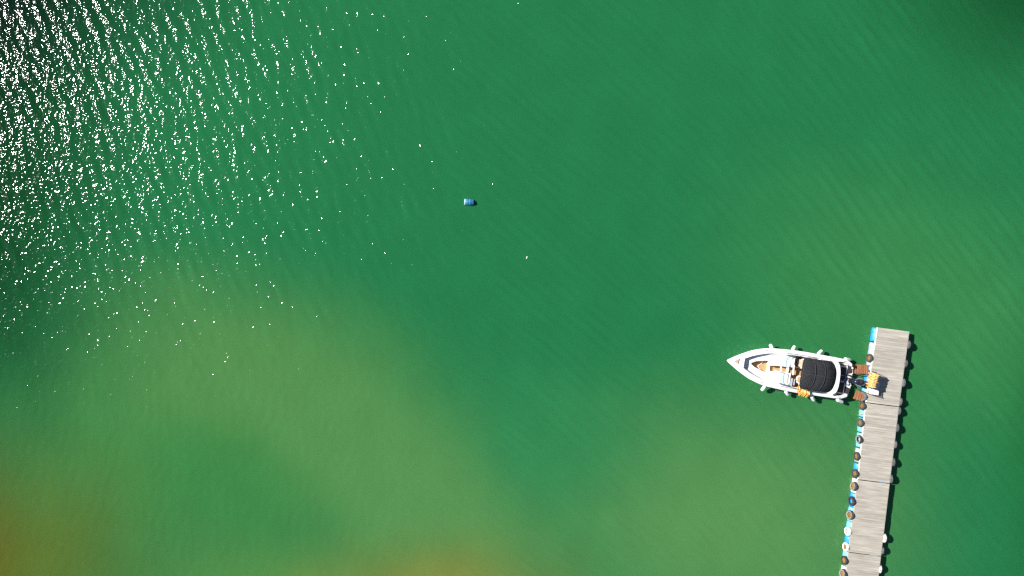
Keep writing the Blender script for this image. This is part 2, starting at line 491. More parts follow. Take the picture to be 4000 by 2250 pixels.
dock_labels = [
    'weathered grey plank floating dock section behind the white boat, free end of the dock',
    'weathered plank dock section just below the boat, second from the free end',
    'weathered plank dock section between the boat and the bottom edge, third from the free end',
    'weathered plank dock section cut off by the bottom edge of the picture',
]
drum_seq = [
    ['drum_blue', 'drum_pale', 'drum_pale', 'drum_blue', 'drum_cyan'],
    ['drum_cyan', 'drum_cyan', 'drum_cyan', 'drum_pale', 'drum_blue'],
    ['drum_white', 'drum_blue', 'drum_cyan', 'drum_cyan', 'drum_blue'],
    ['drum_cyan', 'drum_white', 'drum_blue', 'drum_pale', 'drum_blue'],
]
for s in range(4):
    l0, l1, r0, r1 = LEW[s].copy(), LEW[s + 1].copy(), REW[s].copy(), REW[s + 1].copy()
    dv = ((l1 - l0) + (r1 - r0)).normalized()
    l0 += dv * 0.02; r0 += dv * 0.02; l1 -= dv * 0.025; r1 -= dv * 0.025
    c = (l0 + l1 + r0 + r1) / 4
    acr = ((r0 - l0) + (r1 - l1)).normalized()
    ang = math.atan2(acr.y, acr.x)
    root = empty('floating_dock', (c.x, c.y, 0), ang)
    tag(root, dock_labels[s], 'dock', 'floating dock sections in a row')
    inv = Matrix.Rotation(-ang, 3, 'Z')
    loc = lambda p: inv @ (Vector((p.x, p.y, 0)) - Vector((c.x, c.y, 0)))
    L = ((l1 - l0).length + (r1 - r0).length) / 2
    n = round(L / 0.146)
    for i in range(n):
        t = (i + 0.5) / n
        a, b = loc(l0.lerp(l1, t)), loc(r0.lerp(r1, t))
        if random.random() < 0.12: a.x -= 0.012
        o = link('plank', plank_me, root)
        mid = (a + b) / 2
        o.location = (mid.x + random.uniform(-.006, .006), mid.y, DECK - 0.017 + random.uniform(-.004, .003))
        o.rotation_euler = (random.uniform(-.012, .012), 0, math.atan2(b.y - a.y, b.x - a.x) + random.uniform(-.002, .002))
        o.scale = ((b - a).length, L / n / 0.146 * (random.uniform(.992, 1.0) if random.random() < .8 else .96), 1)
    # beams and edge trim
    for side, (p0, p1) in ((-1, (l0, l1)), (1, (r0, r1))):
        a, b = loc(p0), loc(p1)
        off = -side * 0.10
        me = finish(prism_bm([(a.x + off - .04, a.y), (a.x + off + .04, a.y), (b.x + off + .04, b.y), (b.x + off - .04, b.y)], DECK - 0.16, DECK - 0.04), 'side_beam', M['beam'], bevel=0.006, seg=1)
        link('side_beam', me, root)
        me = finish(prism_bm([(a.x + side * .004, a.y), (a.x + side * .034, a.y), (b.x + side * .034, b.y), (b.x + side * .004, b.y)], DECK - 0.10, DECK - 0.012), 'edge_board', M['trim'] if side < 0 and s < 2 else M['deck_wood'], bevel=0.004, seg=1)
        link('edge_board', me, root)
        for i in range(5):
            t = (i + 0.5) / 5
            q = a.lerp(b, t)
            kind = drum_seq[s][i] if side < 0 else ('drum_blue', 'drum_cyan')[(i + s) % 2]
            o = link('float_drum', drum_me[kind], root)
            o.location = (q.x + side * (-0.15), q.y, 0.125)
            o.rotation_euler = (R(90), 0, math.atan2(b.y - a.y, b.x - a.x) - R(90) * (1 if b.y > a.y else -1))
    for t in (0.03, 0.35, 0.65, 0.97):
        a, b = loc(l0.lerp(l1, t)), loc(r0.lerp(r1, t))
        me = finish(box_bm((b - a).length - 0.3, 0.07, 0.10), 'cross_beam', M['beam'], bevel=0.005, seg=1)
        m_ = (a + b) / 2
        link('cross_beam', me, root, (m_.x, m_.y, DECK - 0.21), (0, 0, math.atan2(b.y - a.y, b.x - a.x)))

# ------------------------------------------------------------------ tyres hung along the dock
def tyre_mesh(name, mats, Ro=0.285, Ri=0.165, w=0.19, seg=40):
    prof = [(Ri, -w * .36), (Ri + .012, -w * .47), (Ri + .05, -w * .52), (Ro - .035, -w * .5), (Ro - .012, -w * .44),
            (Ro, -w * .30), (Ro + .003, -w * .13), (Ro - .012, -w * .11), (Ro - .012, -w * .05), (Ro + .004, -w * .03),
            (Ro + .004, w * .03), (Ro - .012, w * .05), (Ro - .012, w * .11), (Ro + .003, w * .13), (Ro, w * .30),
            (Ro - .012, w * .44), (Ro - .035, w * .5), (Ri + .05, w * .52), (Ri + .012, w * .47), (Ri, w * .36),
            (Ri + .03, w * .34), (Ro - .03, w * .30), (Ro - .022, 0), (Ro - .03, -w * .30), (Ri + .03, -w * .34)]
    bm = bmesh.new(); rings = []
    n = len(prof)
    for k in range(seg):
        a = 2 * math.pi * k / seg
        ring = []
        for i, (r, z) in enumerate(prof):
            if 4 <= i <= 15 and k % 2: r -= 0.006      # tread blocks
            ring.append(bm.verts.new((r * math.cos(a), r * math.sin(a), z)))
        rings.append(ring)
    for k in range(seg):
        A, B = rings[k], rings[(k + 1) % seg]
        for i in range(n):
            j = (i + 1) % n
            f = bm.faces.new((A[i], B[i], B[j], A[j]))
            f.material_index = 1 if (i <= 2 or 16 <= i <= 18) else 0
    return finish(bm, name, mats, angle=50)

tyre_me = {
    'black': tyre_mesh('tyre', [M['rubber'], M['rubber']]),
    'dust': tyre_mesh('tyre', [M['rubber'], M['side_dust']]),
    'grey': tyre_mesh('tyre', [M['rubber_grey'], M['rubber_grey']]),
    'white': tyre_mesh('tyre', [M['rubber_white'], M['rubber_white']]),
}
fill_me = finish(revolve_bm([(0, -.03), (.10, -.035), (.172, -.03), (.172, .03), (.10, .02), (0, .03)], 20), 'filling', M['ochre'])
rope_me = finish(tube_bm([(0.24 + 0.055 * math.cos(a), 0, 0.12 * math.sin(a)) for a in [k / 14 * 6.2832 for k in range(14)]], 0.012, 6, closed=True), 'rope', M['beam'])

left_tyres = [
    (1401, 'black', True, 'black tyre with rusty centre above the slatted steps, nearest the dock tip'),
    (1456, 'grey', False, 'small dark tyre beside the dock end of the upper slatted step'),
    (1552, 'grey', False, 'grey tyre beside the dock end of the lower slatted step'),
    (1588, 'black', True, 'black tyre just below the lower slatted step at the first dock joint'),
    (1654, 'black', True, 'left side tyre just below the loose yellow rope ends'),
    (1719, 'dust', False, 'brown rimmed left side tyre with pale centre, third below the first dock joint'),
    (1786, 'black', True, 'left side tyre fourth below the first dock joint'),
    (1853, 'black', True, 'left side tyre just above the second dock joint'),
    (1903, 'dust', True, 'pale rimmed tyre with bright ochre centre just below the second dock joint'),
    (1962, 'black', False, 'all black left side tyre with dark bluish centre, second below the second dock joint'),
    (2016, 'dust', True, 'half white tyre with rusty centre above the white painted tyres'),
    (2081, 'white', False, 'fully white painted tyre on the left side of the dock'),
    (2142, 'white', True, 'dirty white tyre with brown rim, lower of the two white tyres at left'),
    (2194, 'black', True, 'black tyre on the left side, last whole one before the bottom edge'),
    (2246, 'dust', True, 'brownish left side tyre cut by the bottom edge'),
]
right_tyres = [
    (1346, 'grey', 'dusty grey tyre on the right dock side, nearest the dock tip'),
    (1420, 'grey', 'dusty grey tyre on the right dock side, second from the dock tip'),
    (1495, 'grey', 'dusty grey tyre on the right dock side, third from the dock tip'),
    (1570, 'grey', 'dusty grey tyre on the right side just above the first dock joint'),
    (1606, 'grey', 'dusty grey tyre on the right side just below the first dock joint'),
    (1672, 'grey', 'dusty grey tyre on the right side, second below the first dock joint'),
    (1737, 'grey', 'dusty grey tyre on the right side, third below the first dock joint'),
    (1806, 'grey', 'dusty grey tyre on the right side, fourth below the first dock joint'),
    (1872, 'grey', 'dusty grey tyre on the right side just above the second dock joint'),
    (2104, 'white', 'white painted tyre on the right dock side, upper of two'),
    (2153, 'grey', 'small dull grey tyre between two white tyres on the right side'),
    (2226, 'white', 'white painted tyre on the right dock side at the bottom edge'),
]
def hang_tyre(py, side, kind, filled, label, zc=0.44):
    p, outw, d = edge_at(py, side)
    sc_ = 0.62 if 'small dark' in label else (0.85 if 'small dull' in label else random.uniform(0.94, 1.06))
    off = 0.135 if side < 0 else 0.125
    pos = p + outw * (off + 0.02 * random.random())
    o = link('tyre', tyre_me[kind])
    # local Z (axle) points outwards, local X points up
    zax = (outw + Vector((0, 0, random.uniform(0.05, 0.22)))).normalized()
    xax = (Vector((0, 0, 1)) - zax * zax.z).normalized()
    yax = zax.cross(xax)
    m = Matrix((xax, yax, zax)).transposed().to_4x4()
    m = m @ Matrix.Rotation(random.uniform(-.08, .08), 4, 'X')
    m.translation = (pos.x, pos.y, zc + random.uniform(-.03, .03))
    o.matrix_world = m @ Matrix.Scale(sc_, 4)
    tag(o, label, 'tyre', 'tyres hung along the dock')
    if filled:
        f = link('filling', fill_me, o)
    r = link('rope', rope_me, o)
for py, kind, filled, label in left_tyres:
    hang_tyre(py, -1, kind, filled, label, 0.42)
for py, kind, label in right_tyres:
    hang_tyre(py, 1, kind, False, label, 0.40)

# ------------------------------------------------------------------ the boat
SB = W(3320, 1486, 0.85); BB = W(2839, 1408, 1.08)
fw = (BB - SB); BL_LEN = Vector((fw.x, fw.y)).length
BA = math.atan2(fw.y, fw.x)
boat = empty('motor_boat', (SB.x, SB.y, 0), BA)
tag(boat, 'white open motor boat with black sun canopy and outboard, moored stern to the dock', 'boat')
_inv = Matrix.Rotation(-BA, 3, 'Z')
def BL(px, py, h):
    p = W(px, py, h)
    q = _inv @ Vector((p.x - SB.x, p.y - SB.y, 0))
    return (q.x, q.y)
def blp(pts, h): return [BL(x, y, h) for x, y in pts]
def part(name, me, parent=None, loc=(0, 0, 0), rot=(0, 0, 0)):
    return link(name, me, parent or boat, loc, rot)

stb = [(2893, 1383), (2945, 1365), (2986, 1360.5), (3028, 1361.5), (3090, 1368), (3152, 1377), (3200, 1387), (3236, 1393), (3274, 1400), (3300, 1406), (3318, 1414), (3326, 1424)]
prt = [(2852, 1422), (2883, 1447), (2914, 1470), (2955, 1492.5), (2986, 1507), (3028, 1517), (3069, 1527), (3121, 1537), (3166, 1544), (3236, 1554), (3274, 1559), (3300, 1558), (3311, 1551)]
sheer = lambda u: 0.86 + 0.24 * (max(u, 0) / BL_LEN) ** 2
def side_profile(pts, sgn):
    hh = lambda x: 0.84 + 0.24 * ((3320 - x) / 481.0) ** 2
    a = sorted([(BL(x, y, hh(x))[0], sgn * BL(x, y, hh(x))[1]) for x, y in pts])
    return np.array([q[0] for q in a] + [BL_LEN]), np.array([q[1] for q in a] + [0.0])
us, hs_ = side_profile(stb, -1); up_, hp_ = side_profile(prt, 1)
def hw(u):
    if u >= BL_LEN: return 0.0
    return 0.5 * (np.interp(u, us, hs_) + np.interp(u, up_, hp_))
uo = BL(2905, 1420, 1.0)[0]                      # forward end of the open bow
ue = BL(3284, 1480, 0.9)[0]                      # aft end of the cockpit
def hull_mesh():
    bm = bmesh.new()
    st = list(np.linspace(0.04, uo, 30)) + list(np.linspace(uo + 0.001, BL_LEN - 0.02, 16))
    for sg in (1, -1):
        rings = []
        for u in st:
            h = hw(u); z = sheer(u)
            f = min(1, max(0, (BL_LEN - u) / 3.2))
            ch = h * (0.45 + 0.42 * f ** 0.7)
            keel = -0.35 + 0.55 * (max(0, (u - BL_LEN * 0.62)) / (BL_LEN * 0.38)) ** 2.2
            iw = max(0.0, h - 0.33 + 0.14 * min(1, max(0, (1.25 - u) / 0.4)) - 0.07 * max(0, (u - uo + 1.5) / 1.5)) if u <= uo else 0.0
            if u <= uo: iw = max(iw, 0.30)
            prof = [(0, keel), (ch, 0.05 + keel * 0.2), (ch + (h - ch) * 0.55, z * 0.52), (h - 0.012, z - 0.09), (h, z - 0.05), (h - 0.004, z - 0.015), (h - 0.04, z + 0.012), (max(iw + 0.02, (iw + h) / 2) if iw else h * 0.5, z + 0.028), (iw + 0.012 if iw else 0.0, z + (0.03 if iw else 0.05)), (iw, z + 0.01), (iw, 0.26 if iw else z + 0.01)]
            rk = 0.95 * max(0, (u - BL_LEN * 0.6) / (BL_LEN * 0.4)) ** 1.8      # raked stem
            rings.append([bm.verts.new((u - rk * max(0, 1 - max(zz, -0.2) / (z - 0.03)), sg * y, zz)) for y, zz in prof])
        for i in range(len(st) - 1):
            A, B = rings[i], rings[i + 1]
            for k in range(len(A) - 1):
                if B[k].co == B[k + 1].co and A[k].co == A[k + 1].co: continue
                try: bm.faces.new((A[k], A[k + 1], B[k + 1], B[k]))
                except ValueError: pass
    bmesh.ops.remove_doubles(bm, verts=bm.verts, dist=2e-4)
    return finish(bm, 'hull', M['white'], angle=40)
hull = part('hull', hull_mesh())
# bow front wall of the open cockpit
w0 = max(0.30, hw(uo) - 0.40)
part('bow_bulkhead', finish(box_bm(0.03, 2 * w0 + 0.02, sheer(uo) - 0.26, (uo + 0.012, 0, 0.26 + (sheer(uo) - 0.26) / 2)), 'bow_bulkhead', M['white'], bevel=0.006, seg=1))
# rub rail round the gunwale
rail = [(u, hw(u) - 0.002, sheer(u) - 0.06) for u in np.linspace(0.1, BL_LEN - 0.06, 40)]
rail = rail + [(BL_LEN - 0.02, 0, sheer(BL_LEN) - 0.06)] + [(a, -b, c) for a, b, c in rail[::-1]]
part('rub_rail', finish(tube_bm(rail, 0.014, 6), 'rub_rail', M['white']))
# transom wall and cockpit floor
tz = 0.47
fl = [(u, max(0.3, hw(u) - 0.325 - 0.07 * max(0, (u - uo + 1.5) / 1.5))) for u in np.linspace(0.9, uo, 20)]
part('cockpit_floor', finish(prism_bm([(a, b) for a, b in fl] + [(a, -b) for a, b in fl[::-1]], 0.20, 0.28), 'cockpit_floor', M['tan']))
# anchor hatch on the bow deck
part('anchor_hatch', finish(prism_bm(blp([(2866, 1410.5), (2888, 1402), (2884, 1411), (2882, 1421)], 1.12), 1.08, 1.145), 'anchor_hatch', M['pink_tan'], bevel=0.008))
# U shaped bow seat round a foot well
zs = 0.72
outer = blp([(3010, 1384), (2990, 1382), (2950, 1385), (2905, 1396), (2899, 1444), (2953, 1476), (2985, 1489), (3005, 1493)], zs)
inner = blp([(3003, 1410), (2990, 1408.5), (2953, 1411), (2936, 1417), (2933.5, 1421.5), (2946, 1433), (2986, 1453.5), (3000, 1454)], zs)
def ring_mesh(name, o_, i_, z0, z1, m, bev):
    bm = bmesh.new()
    n = len(o_)
    T = [bm.verts.new((*p, z1)) for p in o_]; t = [bm.verts.new((*p, z1)) for p in i_]
    B = [bm.verts.new((*p, z0)) for p in o_]; b = [bm.verts.new((*p, z0)) for p in i_]
    for k in range(n - 1):
        bm.faces.new((T[k], T[k + 1], t[k + 1], t[k])); bm.faces.new((B[k], b[k], b[k + 1], B[k + 1]))
        bm.faces.new((T[k], B[k], B[k + 1], T[k + 1])); bm.faces.new((t[k], t[k + 1], b[k + 1], b[k]))
    bm.faces.new((T[0], t[0], b[0], B[0])); bm.faces.new((T[-1], B[-1], b[-1], t[-1]))
    return finish(bm, name, m, bevel=bev)
part('bow_seat', ring_mesh('bow_seat', outer, inner, 0.26, zs, M['vinyl'], 0.02))
# grab line hanging in the foot well
part('anchor_rope', finish(tube_bm(smooth_curve([(*BL(2976, 1411, .4), .5), (*BL(2974, 1420, .3), .31), (*BL(2963, 1427, .3), .31), (*BL(2962, 1436, .3), .31), (*BL(2972, 1446, .3), .40)], 18), 0.022, 6), 'anchor_rope', M['vinyl']))
# step between bow and walkway
part('step', finish(prism_bm(blp([(3002, 1410), (3009, 1411), (3006, 1455), (2998, 1453)], 0.5), 0.27, 0.5), 'step', M['white'], bevel=0.015))

def console(name, pts, z, m, z0=0.26, bev=0.03):
    return part(name, finish(prism_bm(blp(pts, z), z0, z), name, m, bevel=bev, seg=3))
# backrests ahead of the consoles, then the consoles themselves
console('seat_base', [(3006, 1383), (3048, 1384), (3044, 1428), (3007, 1428)], 0.80, M['vinyl'])
console('seat_base', [(3003, 1451), (3044, 1452), (3036, 1503), (3000, 1493)], 0.80, M['vinyl'])
cs = console('console', [(3046, 1382), (3110, 1390), (3104, 1436), (3043, 1430)], 1.02, M['white'], bev=0.05)
cp = console('console', [(3042, 1450), (3090, 1457), (3082, 1512), (3034, 1504)], 1.02, M['white'], bev=0.05)
# windscreen: glass and frame on both consoles, gate in the gap
def screen(pts, ztop, zb, lean):
    c = smooth_curve([(*BL(x, y, zb), zb) for x, y in pts], 14)
    top = [Vector((p.x - lean, p.y * 0.97, ztop)) for p in c]
    bm = bmesh.new()
    a = [bm.verts.new(p) for p in c]; b = [bm.verts.new(p) for p in top]
    for i in range(len(c) - 1): bm.faces.new((a[i], a[i + 1], b[i + 1], b[i]))
    bmesh.ops.solidify(bm, geom=bm.faces, thickness=0.008)
    g = part('windscreen', finish(bm, 'windscreen', M['glass']))
    fr = part('frame', finish(tube_bm(top, 0.013, 6), 'frame', M['steel']), g)
    for p, q in ((c[0], top[0]), (c[-1], top[-1])):
        part('post', finish(tube_bm([p, q], 0.012, 6), 'post', M['steel']), g)
screen([(3049, 1429), (3050, 1410), (3056, 1395), (3075, 1384), (3125, 1390)], 1.38, 1.02, 0.22)
screen([(3042, 1452), (3038, 1475), (3040, 1492), (3052, 1504), (3100, 1516)], 1.38, 1.02, 0.22)
def bar(name, p, q, z, w, m, th=0.05):
    a, b = Vector((*BL(*p, z), z)), Vector((*BL(*q, z), z))
    d = b - a
    me = finish(box_bm(d.length, w, th), name, m, bevel=0.012)
    return part(name, me, None, (a + b) / 2, (0, 0, math.atan2(d.y, d.x)))
bar('walkway_gate', (3052, 1427), (3049, 1453), 0.95, 0.10, M['white'])
bar('windscreen_bar', (3079, 1430), (3074, 1456), 1.10, 0.16, M['white'])
bar('cross_bar', (3101, 1432), (3097, 1465), 1.0, 0.10, M['white'])
# steering wheel and instrument hood
sw = bmesh.new()
tube_bm([(0.17 * math.cos(a), 0.17 * math.sin(a), 0) for a in [k / 20 * 6.2832 for k in range(20)]], 0.016, 6, closed=True, bm=sw)
for k in range(3):
    a = k * 2.0944
    tube_bm([(0, 0, -0.03), (0.17 * math.cos(a), 0.17 * math.sin(a), 0)], 0.011, 6, bm=sw)
x, y = BL(3112, 1412, 0.95)
part('steering_wheel', finish(sw, 'steering_wheel', M['black']), None, (x, y, 0.92), (0, R(-50), 0))
console('instrument_hood', [(3094, 1398), (3106, 1400), (3102, 1425), (3091, 1422)], 1.10, M['vinyl'], 1.0, 0.02)
# seats
def seat(pc, z, m, rz=0.0, w=0.5, d=0.5, name='helm_seat', inlay=None):
    x, y = BL(*pc, z)
    bm = bmesh.new()
    n = 14
    cush = [(d / 2 * (abs(math.cos(a)) ** 0.5) * math.copysign(1, math.cos(a)), w / 2 * (abs(math.sin(a)) ** 0.5) * math.copysign(1, math.sin(a))) for a in [k / 20 * 6.2832 for k in range(20)]]
    prism_bm(cush, z - 0.14, z, bm)
    o = part(name, finish(bm, name, m, bevel=0.03, seg=3), None, (x, y, 0), (0, 0, rz))
    arc = [Vector((-d / 2 * math.cos(t) * 1.02 + 0.02, w / 2 * math.sin(t) * 1.06, z + 0.06)) for t in np.linspace(-1.75, 1.75, 16)]
    arc2 = [v + Vector((-0.02, 0, 0.13)) for v in arc]
    bm = tube_bm(arc, 0.065, 8); tube_bm(arc2, 0.05, 8, bm=bm)
    part('backrest', finish(bm, 'backrest', M['vinyl']), o)
    bm = tube_bm([(0, 0, 0.27), (0, 0, z - 0.13)], 0.06, 10)
    part('pedestal', finish(bm, 'pedestal', M['steel']), o)
    if inlay: part('seat_inlay', finish(prism_bm([(a * 0.72 + 0.03, b * 0.72) for a, b in cush], z - 0.01, z + 0.02), 'seat_inlay', inlay, bevel=0.01), o)
    return o
seat((3135, 1419), 0.78, M['beige'], 0.15, 0.5, 0.55, inlay=M['beige'])
seat((3127, 1484), 0.78, M['vinyl'], -0.1, 0.5, 0.5, name='passenger_seat', inlay=M['tan'])
console('side_cushion', [(3089, 1478), (3098, 1478), (3093, 1509), (3084, 1507)], 0.98, M['vinyl_grey'], 0.3, 0.03)
console('side_cushion', [(3099, 1479), (3106, 1481), (3103, 1505), (3095, 1504)], 0.90, M['vinyl_grey'], 0.3, 0.03)
# seat box under the canopy
console('seat_base', [(3104, 1432), (3135, 1436), (3134, 1440), (3104, 1436)], 0.60, M['vinyl'], 0.27, 0.012)
console('bench_seat', [(3215, 1410), (3270, 1420), (3252, 1538), (3195, 1530)], 0.70, M['vinyl'], 0.27, 0.04)
# steel gunwale handrails
for sg in (1, -1):
    pts = smooth_curve([(u, sg * (hw(u) - 0.22), sheer(u) + (0.02 if i in (0, 4) else 0.085)) for i, u in enumerate((2.2, 2.4, 3.3, 4.2, 4.4))], 18)
    part('grab_rail', finish(tube_bm(pts, 0.013, 6), 'grab_rail', M['steel']))
    for u in (0.55, 5.6):
        bm = tube_bm([(u - .09, sg * (hw(u) - 0.13), sheer(u) + .07), (u + .09, sg * (hw(u) - 0.13), sheer(u) + .07)], 0.014, 6)
        for du in (-.035, .035): tube_bm([(u + du, sg * (hw(u) - 0.13), sheer(u)), (u + du, sg * (hw(u) - 0.13), sheer(u) + .07)], 0.012, 6, bm=bm)
        part('cleat', finish(bm, 'cleat', M['steel']))
# aft white coaming behind the canopy
aft = [(3268, 1409), (3276, 1417), (3281, 1430), (3283, 1455), (3280, 1485), (3275, 1512), (3266, 1532), (3250, 1543)]
fore = [(3245, 1407), (3256, 1415), (3263, 1430), (3266, 1455), (3263, 1485), (3257, 1510), (3248, 1526), (3232, 1537)]
sc2 = lambda P: [(v.x, v.y) for v in smooth_curve([(x, y, 0) for x, y in blp(P, 1.2)], 30)]
part('aft_coaming', ring_mesh('aft_coaming', sc2(aft), sc2(fore), 0.30, 1.20, M['white'], 0.04))
# stern platform with black foam pads
plat = [(3274, 1414), (3322, 1420), (3331, 1428), (3331, 1461), (3322, 1466), (3322, 1508), (3321, 1515), (3312, 1548), (3304, 1555), (3256, 1548)]
part('stern_platform', finish(prism_bm(blp(plat, 0.52), 0.05, 0.52), 'stern_platform', M['white'], bevel=0.015))
for pts in ([(3286, 1433.5), (3306.5, 1436), (3303, 1466), (3284, 1463)],
            [(3312, 1427), (3330, 1428.5), (3328.5, 1458), (3309, 1461)],
            [(3278, 1484), (3299, 1490), (3292.5, 1535), (3271.5, 1532)],
            [(3300.5, 1508.5), (3319.5, 1516.5), (3312.5, 1544), (3296, 1542)],
            [(3269.5, 1536), (3292, 1539.5), (3291, 1546), (3267.5, 1543)],
            [(3285, 1424), (3306, 1428), (3306, 1430.5), (3284, 1427)]):
    part('foam_pad', finish(prism_bm(blp(pts, 0.54), 0.515, 0.54), 'foam_pad', M['pad'], bevel=0.006, seg=1))
part('teak_strip', finish(prism_bm(blp([(3287, 1421.5), (3306, 1425), (3306, 1428), (3287, 1424.5)], 0.66), 0.515, 0.66), 'teak_strip', M['tan'], bevel=0.006, seg=1))
# motor well and cables
well = [(3308, 1468), (3322, 1464), (3329, 1466), (3328, 1474), (3324, 1480), (3323, 1500), (3326, 1506), (3322, 1511), (3302, 1505), (3301, 1495)]
part('motor_well', finish(prism_bm(blp(well, 0.56), 0.51, 0.56), 'motor_well', M['greyblue'], bevel=0.01))
cab = [(3331, 1478), (3322, 1470), (3313, 1466), (3305, 1471), (3306, 1480), (3312, 1477), (3304, 1489), (3304, 1499), (3311, 1504), (3318, 1501), (3320, 1492)]
part('control_cable', finish(tube_bm(smooth_curve([(*BL(x, y, .62), .59 + .04 * math.sin(i * 1.7)) for i, (x, y) in enumerate(cab)], 40), 0.022, 6), 'control_cable', M['black']))
part('hose', finish(tube_bm(smooth_curve([(*BL(x, y, .8), .62 + .05 * i) for i, (x, y) in enumerate([(3312, 1465), (3322, 1467), (3330, 1474), (3337, 1481)])], 16), 0.045, 8), 'hose', M['black']))
# boarding fitting (white) at the stern quarter
part('stern_light', finish(prism_bm(blp([(3328, 1429), (3333, 1430), (3333, 1441), (3328, 1441)], 0.60), 0.4, 0.60), 'stern_light', M['white'], bevel=0.01))
# transom skirt under the platform
part('transom', finish(box_bm(0.05, 1.7, 0.62, (0.03, 0, 0.20)), 'transom', M['white'], bevel=0.01))

# outboard motor
om = empty('outboard_motor'); om.parent = boat
mc = BL(3360, 1494, 0.95)
om.location = (mc[0], mc[1], 0)
def cowl_mesh():
    bm = bmesh.new(); rings = []
    lv = [(0.42, 0.62), (0.55, 0.86), (0.70, 0.98), (0.84, 1.0), (0.94, 0.90), (1.01, 0.68), (1.05, 0.36)]
    for z, s in lv:
        ring = []
        for k in range(28):
            a = 2 * math.pi * k / 28
            ca, sa = math.cos(a), math.sin(a)
            wdt = 0.245 * (1 - 0.22 * max(0, ca)) * (abs(sa) ** 0.85) * math.copysign(1, sa)
            ring.append(bm.verts.new((0.40 * s * ca * (1.0 if ca < 0 else 1.08), wdt * s, z + (0.03 * ca if z > 0.9 else 0))))
        rings.append(ring)
    for A, B in zip(rings, rings[1:]):
        for k in range(28): bm.faces.new((A[k], A[(k + 1) % 28], B[(k + 1) % 28], B[k]))
    bm.faces.new(rings[0][::-1]); bm.faces.new(rings[-1])
    return finish(bm, 'cowl', M['cowl'], angle=60)
cw = part('cowl', cowl_mesh(), om)
for sg in (1, -1):
    part('stripe', finish(tube_bm(smooth_curve([(0.30, sg * 0.13, 0.92), (0.15, sg * 0.205, 0.91), (0.0, sg * 0.235, 0.90), (-0.12, sg * 0.235, 0.90)], 12), 0.016, 6), 'stripe', M['vinyl_grey']), om)
part('midsection', finish(box_bm(0.26, 0.14, 0.95, (0.02, 0, 0.0)), 'midsection', M['cowl'], bevel=0.03), om)
part('mount_bracket', finish(box_bm(0.34, 0.30, 0.30, (0.40, 0, 0.52)), 'mount_bracket', M['black'], bevel=0.03), om)

# canopy: three canvas panels on three steel bows
ZC = 1.92
xf = BL(3131, 1458, ZC)
cx = [BL(3131, 1458, ZC)[0], BL(3193, 1437, ZC)[0], BL(3232, 1446, ZC - .06)[0], BL(3267, 1466, 1.20)[0]]
cy = (BL(3162, 1399, ZC - .1)[1] + BL(3142, 1522, ZC - .1)[1]) / 2
hwid = abs(BL(3162, 1399, ZC - .1)[1] - BL(3142, 1522, ZC - .1)[1]) / 2
def bx(k, t):
    a = abs(t)
    if k == 0: return cx[0] - 0.06 * a ** 2 - 0.22 * a ** 9
    return cx[k] + (0.16, 0.16, 0.06)[k - 1] * a ** 2 + (0.24, 0.18, 0.24)[k - 1] * a ** 8
def bz(k, t, s):
    crown = -0.13 * t * t - 0.12 * abs(t) ** 6
    if k == 0: base = ZC - 0.05 + 0.05 * math.sin(math.pi * min(1, s * 1.0)) * 1.0
    elif k == 1: base = ZC - 0.11 + 0.03 * math.sin(math.pi * s) - 0.05 * s
    else: base = ZC - 0.22 + 0.02 * math.sin(math.pi * s) - 0.50 * s ** 1.7
    return base + crown
prev = None
for k in range(3):
    bm = bmesh.new(); nS, nT = 16, 40
    g = []
    for i in range(nS + 1):
        s = i / nS; row = []
        for j in range(nT + 1):
            t = -1 + 2 * j / nT
            x = bx(k, t) * (1 - s) + bx(k + 1, t) * s
            wd = hwid * (1.0, 1.0, 1.0 - 0.01 * s)[k]
            z = bz(k, t, s)
            if k == 2: z += 0.02 * math.sin(9 * t + 6 * s) * s * (1 - s) * 3 * max(0, 0.4 - t)   # creases
            if k == 1: z += 0.008 * math.sin(13 * t + 2 * s) * s * (1 - s) * 4
            row.append(bm.verts.new((x, cy + wd * t, z)))
        g.append(row)
    for i in range(nS):
        for j in range(nT):
            bm.faces.new((g[i][j], g[i][j + 1], g[i + 1][j + 1], g[i + 1][j]))
    front = [v.co.copy() for v in g[0]]; back = [v.co.copy() for v in g[-1]]
    bmesh.ops.solidify(bm, geom=bm.faces, thickness=0.012)
    pn = part('canopy_panel', finish(bm, 'canopy_panel', M['canvas'], angle=60))
    part('seam', finish(tube_bm([v + Vector((0.035, 0, 0.012)) for v in back[2:-2]], 0.007, 5), 'seam', M['piping']), pn)
    if k == 0:
        inset = [Vector((v.x - 0.09, cy + (v.y - cy) * 0.93, v.z + 0.016)) for v in front[1:-1]]
        part('seam', finish(tube_bm(inset, 0.006, 5), 'seam', M['piping']), pn)
        part('hem', finish(tube_bm(front, 0.016, 6), 'hem', M['canvas']), pn)
    mids = [((g_[nT // 2]).co + Vector((0, 0, 0.013))) if g_[nT // 2].is_valid else None for g_ in []]
    cs_ = [Vector((bx(k, -0.02) * (1 - s) + bx(k + 1, -0.02) * s, cy, bz(k, 0, s) + 0.012)) for s in np.linspace(0, 1, 10)]
    part('seam', finish(tube_bm(cs_, 0.006, 5), 'seam', M['piping']), pn)
    # bow hoop under the aft edge of the panel
    hoop = [v + Vector((0, 0, -0.03)) for v in back]
    foot = lambda y: Vector((cx[1] + 0.15 - 0.1 * k, y, sheer(2.6) + 0.03))
    hoop = [foot(cy - hwid * 1.04)] + hoop + [foot(cy + hwid * 1.04)]
    part('canopy_bow', finish(tube_bm(hoop, 0.014, 6), 'canopy_bow', M['steel']))
fh = [v + Vector((0, 0, -0.03)) for v in front] if False else None
